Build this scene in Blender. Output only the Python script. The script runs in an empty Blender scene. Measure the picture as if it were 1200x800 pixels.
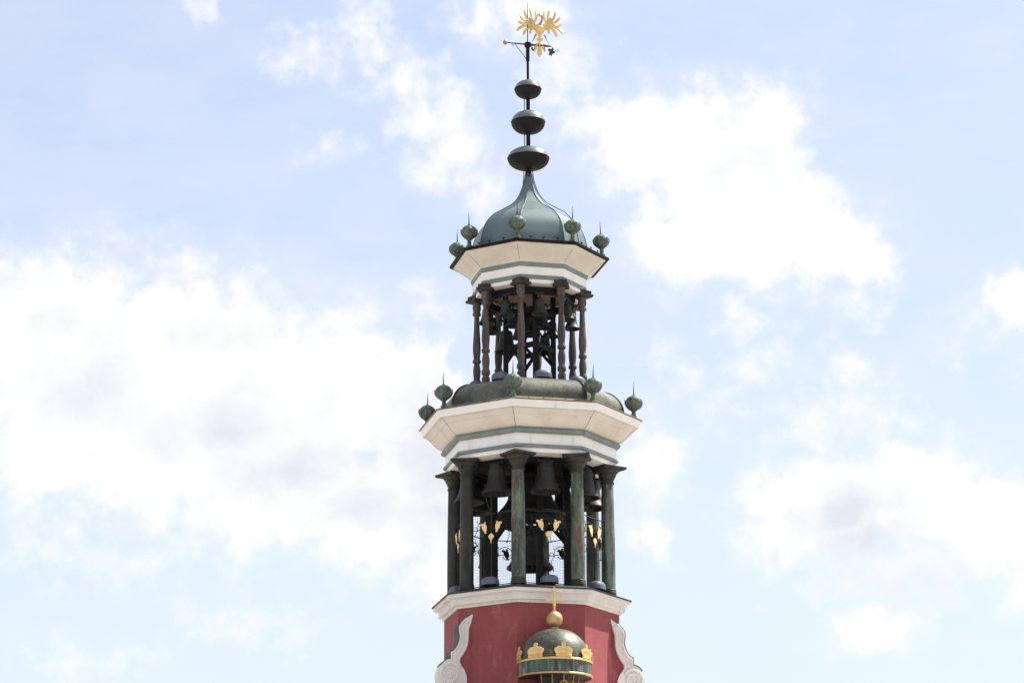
import bpy, bmesh, math, random
from math import sin, cos, pi, radians, sqrt, atan2
from mathutils import Vector, Matrix

random.seed(7)
C = bpy.context.scene.collection
SC = bpy.context.scene

# ------------------------------------------------------------------ camera
cam = bpy.data.cameras.new('camera')
cam.lens = 102.13
cam.sensor_width = 36.0
cam.sensor_fit = 'HORIZONTAL'
cam.clip_start = 0.5
cam.clip_end = 5000
camo = bpy.data.objects.new('camera', cam)
C.objects.link(camo)
camo.matrix_world = (Matrix.Translation((0, -72, 1.7)) @ Matrix.Rotation(radians(0.35946), 4, 'Z')
                     @ Matrix.Rotation(radians(90 + 15.963), 4, 'X') @ Matrix.Rotation(radians(-0.262), 4, 'Z'))
SC.camera = camo

# ------------------------------------------------------------------ light, exposure
SUN_AZ, SUN_EL = 62.0, 56.0                       # azimuth clockwise from +Y
sun = bpy.data.lights.new('sun', 'SUN')
sun.energy = 5.0
sun.angle = radians(0.5)
sun.color = (1.0, 0.95, 0.86)
suno = bpy.data.objects.new('sun', sun)
C.objects.link(suno)
sd = Vector((sin(radians(SUN_AZ)) * cos(radians(SUN_EL)), cos(radians(SUN_AZ)) * cos(radians(SUN_EL)), sin(radians(SUN_EL))))
suno.rotation_euler = (-sd).to_track_quat('-Z', 'Y').to_euler()
suno.location = sd * 200
vs = SC.view_settings
vs.view_transform = 'Standard'
vs.look = 'None'
vs.gamma = 1.0
vs.exposure = 1.0
vs.use_curve_mapping = False


# ------------------------------------------------------------------ node helpers
class NT:
    def __init__(self, tree):
        self.t = tree
        self.n = tree.nodes
        self.l = tree.links

    def new(self, kind, **kw):
        x = self.n.new(kind)
        for k, v in kw.items():
            setattr(x, k, v)
        return x

    def put(self, sock, v):
        if v is None:
            return
        if hasattr(v, 'is_output') or isinstance(v, bpy.types.NodeSocket):
            self.l.new(v, sock)
        else:
            sock.default_value = v

    def math(self, op, a, b=None, c=None, clamp=False):
        x = self.new('ShaderNodeMath', operation=op, use_clamp=clamp)
        self.put(x.inputs[0], a)
        self.put(x.inputs[1], b)
        self.put(x.inputs[2], c)
        return x.outputs[0]

    def vec(self, op, a, b=None, c=None, out=0):
        x = self.new('ShaderNodeVectorMath', operation=op)
        self.put(x.inputs[0], a)
        self.put(x.inputs[1], b)
        self.put(x.inputs[2], c)
        return x.outputs['Value'] if op == 'LENGTH' else x.outputs[0]

    def noise(self, v, scale, detail=4, rough=0.5, out='Fac', dist=0.0, lac=2.0):
        x = self.new('ShaderNodeTexNoise')
        self.put(x.inputs['Vector'], v)
        x.inputs['Scale'].default_value = scale
        x.inputs['Detail'].default_value = detail
        x.inputs['Roughness'].default_value = rough
        x.inputs['Lacunarity'].default_value = lac
        x.inputs['Distortion'].default_value = dist
        return x.outputs[out]

    def ramp(self, f, a, b, smooth=True, lo=0.0, hi=1.0):
        x = self.new('ShaderNodeMapRange')
        x.interpolation_type = 'SMOOTHSTEP' if smooth else 'LINEAR'
        self.put(x.inputs['Value'], f)
        x.inputs['From Min'].default_value = a
        x.inputs['From Max'].default_value = b
        x.inputs['To Min'].default_value = lo
        x.inputs['To Max'].default_value = hi
        return x.outputs['Result']

    def mix(self, f, a, b):
        x = self.new('ShaderNodeMix', data_type='RGBA')
        self.put(x.inputs[0], f)
        self.put(x.inputs[6], a if not isinstance(a, tuple) else (*a, 1))
        self.put(x.inputs[7], b if not isinstance(b, tuple) else (*b, 1))
        return x.outputs[2]


# ------------------------------------------------------------------ world: sky and clouds by direction
def build_world():
    w = bpy.data.worlds.new('World')
    SC.world = w
    w.use_nodes = True
    N = NT(w.node_tree)
    N.n.clear()
    out = N.new('ShaderNodeOutputWorld')
    sky = N.new('ShaderNodeTexSky', sky_type='NISHITA')
    sky.sun_disc = False
    sky.sun_elevation = radians(SUN_EL)
    sky.sun_rotation = radians(SUN_AZ)
    sky.air_density = 1.0
    sky.dust_density = 1.6
    bg = N.new('ShaderNodeBackground')
    bg.inputs[1].default_value = 0.10
    N.l.new(sky.outputs[0], bg.inputs[0])
    tc = N.new('ShaderNodeTexCoord')
    d = N.vec('NORMALIZE', tc.outputs['Generated'])
    sx = N.new('ShaderNodeSeparateXYZ')
    N.l.new(d, sx.inputs[0])
    az = N.math('MULTIPLY', N.math('ARCTAN2', sx.outputs[0], sx.outputs[1]), 180 / pi)
    el = N.math('MULTIPLY', N.math('ARCSINE', sx.outputs[2]), 180 / pi)
    cb = N.new('ShaderNodeCombineXYZ')
    N.l.new(az, cb.inputs[0])
    N.l.new(el, cb.inputs[1])
    P = cb.outputs[0]                                  # degrees of azimuth and elevation
    # billow warp
    w1 = N.vec('SCALE', N.vec('SUBTRACT', N.noise(P, 0.55, 3, 0.5, 'Color'), (0.5, 0.5, 0.5)))
    w1.node.inputs['Scale'].default_value = 1.5
    w2 = N.vec('SCALE', N.vec('SUBTRACT', N.noise(P, 2.2, 4, 0.6, 'Color'), (0.5, 0.5, 0.5)))
    w2.node.inputs['Scale'].default_value = 0.75
    Q = N.vec('ADD', P, N.vec('ADD', w1, w2))

    def field(blobs, base):
        acc = None
        for (a, e, sa, se, wt) in blobs:
            v = N.vec('MULTIPLY_ADD', base, (1 / sa, 1 / se, 0), (-a / sa, -e / se, 0))
            f = N.math('MULTIPLY_ADD', N.vec('LENGTH', v), -wt, wt)
            acc = f if acc is None else N.math('SMOOTH_MAX', acc, f, 0.12)
        return acc
    CL = CLOUDS
    solid = field(CL['solid'], Q)
    wisp = field(CL['wisp'], Q)
    grey = field([(a, e, sa * 1.35, se * 1.4, w_) for a, e, sa, se, w_ in CL['grey']], Q)
    hole = field(CL['hole'], Q)
    fb = N.noise(P, 0.9, 7, 0.56)
    fine = N.noise(P, 2.6, 6, 0.62)
    # streaky noise for thin cloud
    st = N.vec('MULTIPLY', P, (0.45, 1.0, 1.0))
    streak = N.noise(st, 0.8, 6, 0.6)
    dens = N.math('ADD', N.math('ADD', solid, N.math('MULTIPLY_ADD', fb, 0.9, -0.45)), N.math('MULTIPLY_ADD', fine, 0.7, -0.35))
    dens = N.math('SUBTRACT', dens, N.math('MULTIPLY', N.math('MAXIMUM', hole, 0.0), 1.6))
    core = N.ramp(dens, 0.0, 0.52)
    halo = N.math('MULTIPLY', N.ramp(dens, -0.40, 0.40), 0.32)
    a_solid = N.math('SUBTRACT', 1.0, N.math('MULTIPLY', N.math('SUBTRACT', 1.0, core), N.math('SUBTRACT', 1.0, halo)))
    wd = N.math('ADD', wisp, N.math('ADD', N.math('MULTIPLY_ADD', fb, 1.5, -0.75), N.math('MULTIPLY_ADD', fine, 0.9, -0.45)))
    a_wisp = N.ramp(wd, -0.05, 0.95)
    # clouds over the rest of the sky (outside what the photograph shows)
    out_az = N.ramp(N.math('ABSOLUTE', az), 11.0, 16.0)
    out_el = N.math('MAXIMUM', N.ramp(el, 24.0, 29.0), N.ramp(el, 7.5, 4.0))
    outside = N.math('MAXIMUM', out_az, out_el)
    far = N.noise(N.vec('MULTIPLY', d, (1.0, 1.0, 1.9)), 3.2, 8, 0.58)
    a_far = N.math('MULTIPLY', N.ramp(far, 0.46, 0.60), outside)
    inside = N.math('SUBTRACT', 1.0, outside)
    a_in = N.math('MAXIMUM', a_solid, N.math('MULTIPLY', a_wisp, 0.92))
    a_in = N.math('MULTIPLY', a_in, inside)
    alpha = N.math('MAXIMUM', a_in, a_far)
    # thin high veil, thicker towards the horizon
    veil = N.ramp(el, 24.0, 6.0, False, 0.46, 0.84)
    veil = N.math('ADD', veil, N.math('MULTIPLY_ADD', streak, 0.55, -0.28))
    vbg = N.new('ShaderNodeBackground')
    N.put(vbg.inputs[0], N.mix(N.ramp(el, 19.0, 9.0, False), (0.425, 0.440, 0.505), (0.432, 0.470, 0.506)))
    vbg.inputs[1].default_value = 1.0
    m1 = N.new('ShaderNodeMixShader')
    N.put(m1.inputs[0], N.math('MINIMUM', N.math('MAXIMUM', veil, 0.0), 1.0))
    N.l.new(bg.outputs[0], m1.inputs[1])
    N.l.new(vbg.outputs[0], m1.inputs[2])
    # cloud body: sunlit white, bluish grey where it is thick and self shaded
    gsoft = N.ramp(N.math('ADD', grey, N.math('MULTIPLY_ADD', fb, 1.3, -0.65)), -0.2, 1.1)
    gsoft = N.math('MULTIPLY', gsoft, inside)
    gfar = N.math('MULTIPLY', N.ramp(far, 0.58, 0.72), N.math('MULTIPLY', outside, 0.6))
    g = N.math('MAXIMUM', gsoft, gfar)
    ccol = N.mix(g, (0.525, 0.525, 0.532), (0.400, 0.414, 0.446))
    cbg = N.new('ShaderNodeBackground')
    N.put(cbg.inputs[0], ccol)
    cbg.inputs[1].default_value = 1.0
    m2 = N.new('ShaderNodeMixShader')
    N.put(m2.inputs[0], alpha)
    N.l.new(m1.outputs[0], m2.inputs[1])
    N.l.new(cbg.outputs[0], m2.inputs[2])
    N.l.new(m2.outputs[0], out.inputs[0])


# cloud banks: azimuth, elevation, half widths in degrees, weight
CLOUDS = {
    'solid': [
        (-9.6, 15.45, 2.6, 2.4, 1), (-7.4, 15.85, 1.6, 1.9, 1), (-5.9, 15.05, 2.2, 2.4, 1), (-4, 14.75, 2, 2, 1),
        (-2.2, 14.65, 1.9, 1.5, 1), (-7.5, 14.05, 2.6, 1.9, 1.1), (-5.2, 13.05, 2.4, 1.6, 1.1), (-3.2, 12.75, 1.9, 1.5, 1),
        (-1.9, 12.65, 0.9, 1.7, 0.8), (-1.6, 11.25, 1, 0.6, 0.7), (-9.8, 14.05, 1.5, 1.8, 1),
        (2.4, 19.75, 1.5, 1.3, 1.1), (3.6, 19.45, 1.5, 1.5, 1.2), (4.9, 19.55, 1.2, 1.4, 1.1), (4.2, 17.95, 2, 1.3, 1.2), (6.1, 17.85, 1.4, 1, 1.1),
        (3, 17.85, 1.2, 0.8, 0.9), (7, 17.25, 0.8, 0.7, 0.9), (1.5, 20.3, 0.7, 0.6, 0.5), (4.9, 18.9, 1.4, 1.2, 1.1), (5.6, 18.4, 1.2, 1.0, 1.0), (3.6, 18.6, 1.3, 1.0, 1.0),
        (6, 12.55, 1.9, 1.3, 1.1), (7.7, 12.55, 1.8, 1.3, 1.1), (9.2, 12.15, 1.8, 1.2, 1.1), (5, 12.85, 1, 0.7, 0.8),
        (10, 16.3, 0.95, 0.75, 1), (2.3, 13.6, 0.6, 1.1, 0.5), (2.3, 12, 0.5, 0.5, 0.6),
        (0.0, 22.3, 0.8, 0.7, 0.5), (-0.8, 22.3, 0.7, 0.7, 0.5),
        (6.8, 10.2, 1.2, 0.5, 0.75), (9.9, 10.9, 0.8, 0.6, 0.7),
    ],
    'wisp': [
        (-3.2, 22.0, 1.0, 0.9, 0.85), (-2.6, 21.2, 1.1, 0.9, 0.95), (-2.1, 20.5, 1.0, 0.9, 1.0), (-1.6, 19.9, 1.0, 0.9, 0.95), (-1.0, 19.3, 0.9, 0.9, 0.9), (-2.0, 19.4, 0.9, 0.7, 0.6),
        (-4.1, 19.9, 0.7, 0.6, 0.35), (-6.9, 22.5, 0.4, 0.6, 0.7), (-4.8, 21.6, 0.9, 0.7, 0.55), (0.6, 21.3, 1.2, 1.3, 0.8), (1.0, 20.3, 0.9, 0.8, 0.75),
        (4.2, 16.3, 0.8, 0.7, 0.75), (6.7, 16.6, 0.9, 0.7, 0.6), (6.6, 15.4, 0.7, 0.6, 0.6), (6.2, 14.5, 2.2, 0.9, 0.65),
        (4.5, 15.4, 1.3, 0.8, 0.5), (7.5, 11.3, 2.8, 1.0, 0.75), (6.8, 10.2, 1.8, 0.7, 0.6), (-8.8, 9.6, 2.0, 0.7, 0.5), (-5.5, 10.3, 2.2, 0.6, 0.5), (-7.5, 11.6, 2.5, 0.8, 0.45),
        (-2.2, 11.2, 1.0, 0.9, 0.7), (-2.0, 16.6, 0.8, 0.6, 0.6), (3.2, 15.2, 1.0, 0.9, 0.45), (-9.5, 12.2, 1.6, 1.4, 0.5), (9.5, 16.0, 1.5, 1.0, 0.45),
    ],
    'grey': [
        (-8.9, 14.8, 1.6, 0.9, 0.75), (-6.2, 14.3, 1.7, 0.8, 0.75), (-4.7, 13.4, 1.8, 0.7, 0.8), (-2.1, 13.6, 0.9, 1.5, 0.95), (-1.9, 12.4, 0.8, 0.6, 0.8),
        (-6.0, 16.0, 1.2, 0.5, 0.4), (6.3, 12.5, 1.1, 0.6, 1.15), (6.6, 11.8, 1.0, 0.5, 0.95), (-3.4, 12.6, 1.2, 0.5, 0.6), (4.8, 19.2, 1.2, 0.7, 0.3),
        (7.6, 11.0, 1.4, 0.5, 0.5), (-9.5, 16.0, 1.0, 0.5, 0.4),
    ],
    'hole': [(-3.25, 13.5, 0.35, 0.6, 0.35), (-1.1, 15.6, 0.55, 0.6, 0.6)],
}
build_world()


# ------------------------------------------------------------------ materials
def mat_base(name):
    m = bpy.data.materials.new(name)
    m.use_nodes = True
    N = NT(m.node_tree)
    bsdf = N.n['Principled BSDF']
    geo = N.new('ShaderNodeNewGeometry')
    return m, N, bsdf, geo.outputs['Position']


def weathered(name, a, b, c=None, rough=(0.6, 0.8), metal=0.0, scale=2.5, stretch=0.35, bump=0.15, bscale=40.0, spec=0.4, c_at=(0.58, 0.72), fine=True, coat=0.0, streak=None, speck=None, ab=(0.36, 0.66)):
    """Base colour a broken up by b (cloudy, drawn out downwards) and c (patches and runs)."""
    m, N, s, P = mat_base(name)
    V = N.vec('MULTIPLY', P, (1.0, 1.0, stretch))
    n1 = N.noise(V, scale, 6, 0.6)
    col = N.mix(N.ramp(n1, *ab), a, b)
    if c is not None:
        n2 = N.noise(N.vec('ADD', V, (13.1, 4.2, 7.7)), scale * 1.9, 7, 0.66)
        col = N.mix(N.ramp(n2, *c_at), col, c)
    if streak is not None:                           # narrow runs of dirty water
        scol, sscale, slo, shi, samt = streak
        n4 = N.noise(N.vec('MULTIPLY', P, (1.0, 1.0, 0.05)), sscale, 5, 0.6)
        n5 = N.noise(N.vec('ADD', P, (5.0, 9.0, 2.0)), 1.7, 4, 0.6)
        f4 = N.math('MULTIPLY', N.math('MULTIPLY', N.ramp(n4, slo, shi), N.ramp(n5, 0.36, 0.62)), samt)
        col = N.mix(f4, col, scol)
    if speck is not None:                            # small spots of lighter or darker crust
        pcol, pscale, plo, phi, pamt = speck
        f6 = N.math('MULTIPLY', N.ramp(N.noise(N.vec('MULTIPLY', P, (1.0, 1.0, 0.55)), pscale, 6, 0.7), plo, phi), pamt)
        col = N.mix(f6, col, pcol)
    if fine:
        n3 = N.noise(P, bscale * 0.6, 4, 0.7)
        col = N.mix(N.math('MULTIPLY', N.ramp(n3, 0.3, 0.75), 0.22), col, tuple(x * 0.55 for x in a))
    N.put(s.inputs['Base Color'], col)
    N.put(s.inputs['Roughness'], N.ramp(n1, 0.3, 0.7, False, rough[0], rough[1]))
    s.inputs['Metallic'].default_value = metal
    s.inputs['Specular IOR Level'].default_value = spec
    s.inputs['Coat Weight'].default_value = coat
    if bump:
        bp = N.new('ShaderNodeBump')
        bp.inputs['Strength'].default_value = bump
        bp.inputs['Distance'].default_value = 0.02
        N.put(bp.inputs['Height'], N.noise(P, bscale, 5, 0.65))
        N.l.new(bp.outputs[0], s.inputs['Normal'])
    return m


M = {}
M['white'] = weathered('white_paint', (0.82, 0.805, 0.785), (0.765, 0.745, 0.72), (0.62, 0.58, 0.53), (0.5, 0.7), scale=1.5, stretch=0.4, bump=0.05, bscale=20, c_at=(0.64, 0.82), streak=((0.42, 0.38, 0.33), 7.0, 0.54, 0.72, 0.5), speck=((0.40, 0.33, 0.26), 5.0, 0.70, 0.78, 0.5), fine=False)
M['soffit'] = weathered('soffit_board', (0.69, 0.635, 0.565), (0.61, 0.55, 0.48), (0.44, 0.36, 0.29), (0.6, 0.8), scale=1.4, stretch=0.9, bump=0.06, bscale=18, c_at=(0.60, 0.80), speck=((0.30, 0.22, 0.15), 4.0, 0.68, 0.76, 0.6), fine=False)
M['red'] = weathered('red_plaster', (0.235, 0.045, 0.049), (0.285, 0.068, 0.072), (0.35, 0.145, 0.158), (0.65, 0.85), scale=1.1, stretch=0.55, bump=0.35, bscale=38, spec=0.4, c_at=(0.54, 0.80), streak=((0.11, 0.028, 0.03), 8.0, 0.55, 0.72, 0.45), speck=((0.32, 0.11, 0.115), 14.0, 0.54, 0.72, 0.4))
M['stone'] = weathered('painted_stone', (0.69, 0.665, 0.635), (0.61, 0.58, 0.55), (0.44, 0.40, 0.37), (0.65, 0.85), scale=2.5, stretch=0.4, bump=0.07, bscale=25, c_at=(0.64, 0.85), fine=False, streak=((0.30, 0.27, 0.24), 9.0, 0.54, 0.72, 0.4))
M['greygreen'] = weathered('grey_green_paint', (0.205, 0.25, 0.24), (0.165, 0.205, 0.20), (0.12, 0.13, 0.12), (0.45, 0.65), scale=2.0, stretch=0.6, bump=0.05)
CU = dict(scale=2.3, stretch=0.25, bump=0.2, bscale=45, metal=0.0)
M['copper_green'] = weathered('patinated_copper', (0.135, 0.182, 0.142), (0.045, 0.058, 0.046), (0.125, 0.066, 0.036), (0.5, 0.75), c_at=(0.52, 0.62), ab=(0.42, 0.58), streak=((0.016, 0.017, 0.014), 10.0, 0.46, 0.60, 0.85), speck=((0.22, 0.28, 0.22), 16.0, 0.54, 0.70, 0.65), **CU)
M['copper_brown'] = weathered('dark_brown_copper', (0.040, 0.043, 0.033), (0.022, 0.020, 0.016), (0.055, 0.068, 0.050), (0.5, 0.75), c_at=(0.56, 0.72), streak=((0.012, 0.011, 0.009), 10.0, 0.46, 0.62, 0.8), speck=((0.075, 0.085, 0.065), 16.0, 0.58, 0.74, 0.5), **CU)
M['copper_dark'] = weathered('dark_copper', (0.040, 0.035, 0.027), (0.022, 0.019, 0.016), (0.062, 0.047, 0.031), (0.5, 0.75), metal=0.05, scale=5.0, stretch=0.4, bump=0.2, bscale=50, speck=((0.085, 0.08, 0.06), 18.0, 0.60, 0.74, 0.5))
M['copper_streak'] = weathered('streaked_copper_band', (0.060, 0.098, 0.080), (0.030, 0.036, 0.036), (0.15, 0.19, 0.15), (0.35, 0.6), metal=0.1, scale=7.5, stretch=0.04, bump=0.08, bscale=50, c_at=(0.54, 0.70), streak=((0.26, 0.30, 0.24), 16.0, 0.48, 0.60, 0.9))
M['copper_roof'] = weathered('weathered_copper_roof', (0.062, 0.070, 0.054), (0.115, 0.128, 0.094), (0.20, 0.15, 0.09), (0.35, 0.6), metal=0.1, scale=2.8, stretch=0.6, c_at=(0.52, 0.68), bump=0.15, bscale=22, streak=((0.03, 0.032, 0.027), 9.0, 0.48, 0.66, 0.7), speck=((0.16, 0.18, 0.13), 12.0, 0.56, 0.72, 0.5))
M['copper_canopy'] = weathered('mottled_canopy_copper', (0.052, 0.062, 0.047), (0.090, 0.105, 0.080), (0.080, 0.055, 0.036), (0.38, 0.6), metal=0.1, scale=4.5, stretch=0.5, c_at=(0.50, 0.64), bump=0.2, bscale=22, streak=((0.02, 0.022, 0.02), 12.0, 0.48, 0.62, 0.7), speck=((0.18, 0.20, 0.15), 13.0, 0.54, 0.66, 0.75), spec=0.35)
M['copper_sheet'] = weathered('blue_green_roof_sheet', (0.092, 0.146, 0.150), (0.072, 0.116, 0.124), (0.115, 0.152, 0.142), (0.34, 0.46), metal=0.1, scale=1.2, stretch=0.4, bump=0.06, bscale=6, fine=False, spec=0.8, streak=((0.055, 0.075, 0.075), 8.0, 0.52, 0.70, 0.45))
M['finial_green'] = weathered('finial_patina', (0.112, 0.162, 0.122), (0.050, 0.068, 0.050), (0.17, 0.135, 0.09), (0.5, 0.75), metal=0.05, scale=8, stretch=0.7, bump=0.2, bscale=45, c_at=(0.56, 0.7), speck=((0.26, 0.29, 0.23), 20.0, 0.56, 0.70, 0.6))
M['wood'] = weathered('brown_turned_wood', (0.108, 0.080, 0.067), (0.052, 0.042, 0.037), (0.165, 0.148, 0.128), (0.6, 0.85), ab=(0.42, 0.58), c_at=(0.55, 0.68), scale=4.5, stretch=0.12, bump=0.3, bscale=40, streak=((0.025, 0.02, 0.018), 18.0, 0.48, 0.64, 0.7))
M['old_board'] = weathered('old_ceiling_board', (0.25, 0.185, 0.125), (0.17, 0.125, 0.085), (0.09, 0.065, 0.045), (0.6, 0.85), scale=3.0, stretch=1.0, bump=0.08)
M['bronze'] = weathered('dark_bronze', (0.030, 0.030, 0.030), (0.017, 0.017, 0.017), (0.045, 0.041, 0.034), (0.45, 0.62), metal=0.1, scale=3.5, bump=0.05, bscale=30, spec=0.3, streak=((0.05, 0.052, 0.048), 10.0, 0.55, 0.70, 0.6))
M['iron'] = weathered('black_iron', (0.018, 0.017, 0.017), (0.026, 0.023, 0.021), None, (0.5, 0.7), metal=0.1, scale=6, bump=0.05, spec=0.25)
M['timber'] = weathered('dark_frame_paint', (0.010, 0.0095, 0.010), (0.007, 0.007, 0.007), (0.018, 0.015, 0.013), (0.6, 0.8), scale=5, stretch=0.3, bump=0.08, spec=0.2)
M['edge'] = weathered('dark_roof_edge', (0.012, 0.0105, 0.010), (0.019, 0.016, 0.014), None, (0.5, 0.7), metal=0.0, scale=4, bump=0.03, spec=0.08)
M['edge_brown'] = weathered('brown_roof_edge', (0.20, 0.155, 0.11), (0.13, 0.10, 0.07), (0.07, 0.055, 0.042), (0.5, 0.7), metal=0.1, scale=5, bump=0.05)
M['lead'] = weathered('lead_flashing', (0.050, 0.050, 0.048), (0.035, 0.034, 0.033), (0.075, 0.07, 0.06), (0.5, 0.7), scale=6, bump=0.1, spec=0.3)
M['ball'] = weathered('near_black_spire', (0.015, 0.0145, 0.014), (0.011, 0.011, 0.011), (0.022, 0.020, 0.018), (0.55, 0.7), scale=3, bump=0.04, fine=False, spec=0.15)
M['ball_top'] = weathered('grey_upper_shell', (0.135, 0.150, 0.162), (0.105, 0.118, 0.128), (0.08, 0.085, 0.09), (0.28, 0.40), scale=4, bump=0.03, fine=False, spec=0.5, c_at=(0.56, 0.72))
M['gold'] = weathered('gilding', (0.80, 0.56, 0.24), (0.70, 0.47, 0.19), (0.36, 0.24, 0.11), (0.36, 0.5), metal=0.75, scale=9, bump=0.05, bscale=25, c_at=(0.57, 0.74), fine=False)
M['gold_wing'] = weathered('sun_bleached_gilding', (0.80, 0.60, 0.28), (0.66, 0.47, 0.21), (0.34, 0.27, 0.17), (0.36, 0.5), metal=0.7, scale=5, bump=0.0, c_at=(0.57, 0.72), fine=False)
M['gold_old'] = weathered('dull_gilding', (0.34, 0.24, 0.12), (0.22, 0.16, 0.09), (0.10, 0.08, 0.05), (0.45, 0.65), metal=0.6, scale=7, bump=0.05)
M['gold_worn'] = weathered('worn_gilding', (0.60, 0.40, 0.17), (0.44, 0.29, 0.14), (0.18, 0.13, 0.08), (0.4, 0.6), metal=0.7, scale=7, bump=0.1, bscale=40)
M['gold_pale'] = weathered('pale_gilding', (0.86, 0.65, 0.32), (0.76, 0.54, 0.24), (0.50, 0.36, 0.18), (0.42, 0.55), metal=0.35, scale=9, bump=0.04, fine=False, c_at=(0.60, 0.76))
M['purple'] = weathered('purplish_iron', (0.07, 0.055, 0.085), (0.045, 0.04, 0.055), None, (0.4, 0.6), metal=0.3, scale=8, bump=0.03)
M['rose'] = weathered('rose_copper', (0.48, 0.27, 0.20), (0.36, 0.20, 0.15), None, (0.3, 0.5), metal=0.7, scale=8, bump=0.03)
M['lamp'] = weathered('blue_grey_housing', (0.115, 0.132, 0.172), (0.088, 0.102, 0.134), (0.19, 0.20, 0.22), (0.4, 0.6), scale=6, bump=0.04, speck=((0.24, 0.24, 0.25), 16.0, 0.6, 0.74, 0.4))
M['redglaze'] = weathered('red_enamel', (0.35, 0.03, 0.03), (0.25, 0.02, 0.02), None, (0.3, 0.4), scale=6, bump=0.0)
M['ground'] = weathered('pale_paving', (0.335, 0.308, 0.272), (0.29, 0.268, 0.238), (0.24, 0.222, 0.20), (0.8, 0.95), scale=0.25, stretch=1, bump=0.1, bscale=8)
_g, _N, _s, _P = mat_base('lamp_glass')
_s.inputs['Base Color'].default_value = (0.05, 0.055, 0.06, 1)
_s.inputs['Roughness'].default_value = 0.1
M['glass'] = _g


# ------------------------------------------------------------------ mesh helpers
TH0 = radians(-8.95)                               # azimuth of one corner of the octagon (0 = south, towards -Y)


def pol(R, deg, z=0.0):
    """point at radius R, deg measured from the octagon's front corner"""
    a = TH0 + radians(deg)
    return Vector((R * sin(a), -R * cos(a), z))


def lathe(bm, prof, n=24, phase=0.0, axis=(0, 0), closed=False, rmod=None):
    """revolve profile [(r, z)]; phase is the azimuth of vertex 0"""
    rings = []
    for (r, z) in prof:
        if r < 1e-6:
            rings.append([bm.verts.new((axis[0], axis[1], z))])
        else:
            ring = []
            for k in range(n):
                a = phase + 2 * pi * k / n
                rr = r * (rmod(k, z) if rmod else 1.0)
                ring.append(bm.verts.new((axis[0] + rr * sin(a), axis[1] - rr * cos(a), z)))
            rings.append(ring)
    pairs = list(zip(rings[:-1], rings[1:]))
    if closed:
        pairs.append((rings[-1], rings[0]))
    for A, B in pairs:
        for k in range(n):
            k2 = (k + 1) % n
            if len(A) == 1 and len(B) == 1:
                continue
            if len(A) == 1:
                bm.faces.new((A[0], B[k2], B[k]))
            elif len(B) == 1:
                bm.faces.new((A[k], A[k2], B[0]))
            else:
                bm.faces.new((A[k], A[k2], B[k2], B[k]))
    return bm


def octa(prof, closed=False):
    bm = lathe(bmesh.new(), prof, 8, TH0, closed=closed)
    for e in bm.edges:                               # the eight hips stay crisp at any slope
        a, b = e.verts[0].co, e.verts[1].co
        ra, rb = sqrt(a.x ** 2 + a.y ** 2), sqrt(b.x ** 2 + b.y ** 2)
        if ra < 1e-5 or rb < 1e-5 or (a.x * b.x + a.y * b.y) / (ra * rb) > 0.99:
            e.smooth = False
    return bm


def turn(prof, n=24, axis=(0, 0), closed=False, rmod=None):
    return lathe(bmesh.new(), prof, n, 0.0, axis, closed, rmod)


def box(bm, c, size, rz=0.0, mat=None):
    m = Matrix.Translation(c) @ Matrix.Rotation(rz, 4, 'Z') @ Matrix.Diagonal((*size, 1.0))
    if mat is not None:
        m = mat @ m
    bmesh.ops.create_cube(bm, size=1.0, matrix=m)
    return bm


def bar(bm, a, b, w, h=None, up=Vector((0, 0, 1))):
    """square bar from a to b"""
    a, b = Vector(a), Vector(b)
    d = b - a
    L = d.length
    x = d.normalized()
    if abs(x.dot(up)) > 0.99:
        up = Vector((0, 1, 0))
    y = up.cross(x).normalized()
    z = x.cross(y)
    m = Matrix((x, y, z)).transposed().to_4x4()
    m.translation = (a + b) / 2
    bmesh.ops.create_cube(bm, size=1.0, matrix=m @ Matrix.Diagonal((L, w, h or w, 1)))
    return bm


def tube(bm, pts, rad, n=8, cap=True):
    """swept round tube; rad is a number or a list"""
    pts = [Vector(p) for p in pts]
    m = len(pts)
    rads = rad if isinstance(rad, (list, tuple)) else [rad] * m
    prev = None
    rings = []
    for i, p in enumerate(pts):
        t = (pts[min(i + 1, m - 1)] - pts[max(i - 1, 0)])
        t.normalize()
        if prev is None:
            ref = Vector((0, 0, 1)) if abs(t.z) < 0.9 else Vector((0, 1, 0))
            u = ref.cross(t).normalized()
        else:
            u = (prev - t * prev.dot(t)).normalized()
        prev = u
        v = t.cross(u)
        rings.append([bm.verts.new(p + (u * cos(2 * pi * k / n) + v * sin(2 * pi * k / n)) * rads[i]) for k in range(n)])
    for A, B in zip(rings[:-1], rings[1:]):
        for k in range(n):
            bm.faces.new((A[k], A[(k + 1) % n], B[(k + 1) % n], B[k]))
    if cap:
        bm.faces.new(list(reversed(rings[0])))
        bm.faces.new(rings[-1])
    return bm


def plate(bm, outline, thick, frame, bevel=0.0):
    """solid plate from a 2-D outline [(u, v)]; frame maps (u, v, depth) to a point"""
    n = len(outline)
    f1 = [bm.verts.new(frame(u, v, -thick / 2)) for u, v in outline]
    f2 = [bm.verts.new(frame(u, v, thick / 2)) for u, v in outline]
    a = bm.faces.new(f1)
    b = bm.faces.new(list(reversed(f2)))
    for k in range(n):
        bm.faces.new((f1[(k + 1) % n], f1[k], f2[k], f2[(k + 1) % n]))
    a.normal_update()
    b.normal_update()
    bmesh.ops.triangulate(bm, faces=[a, b], ngon_method='EAR_CLIP')
    return bm


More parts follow.
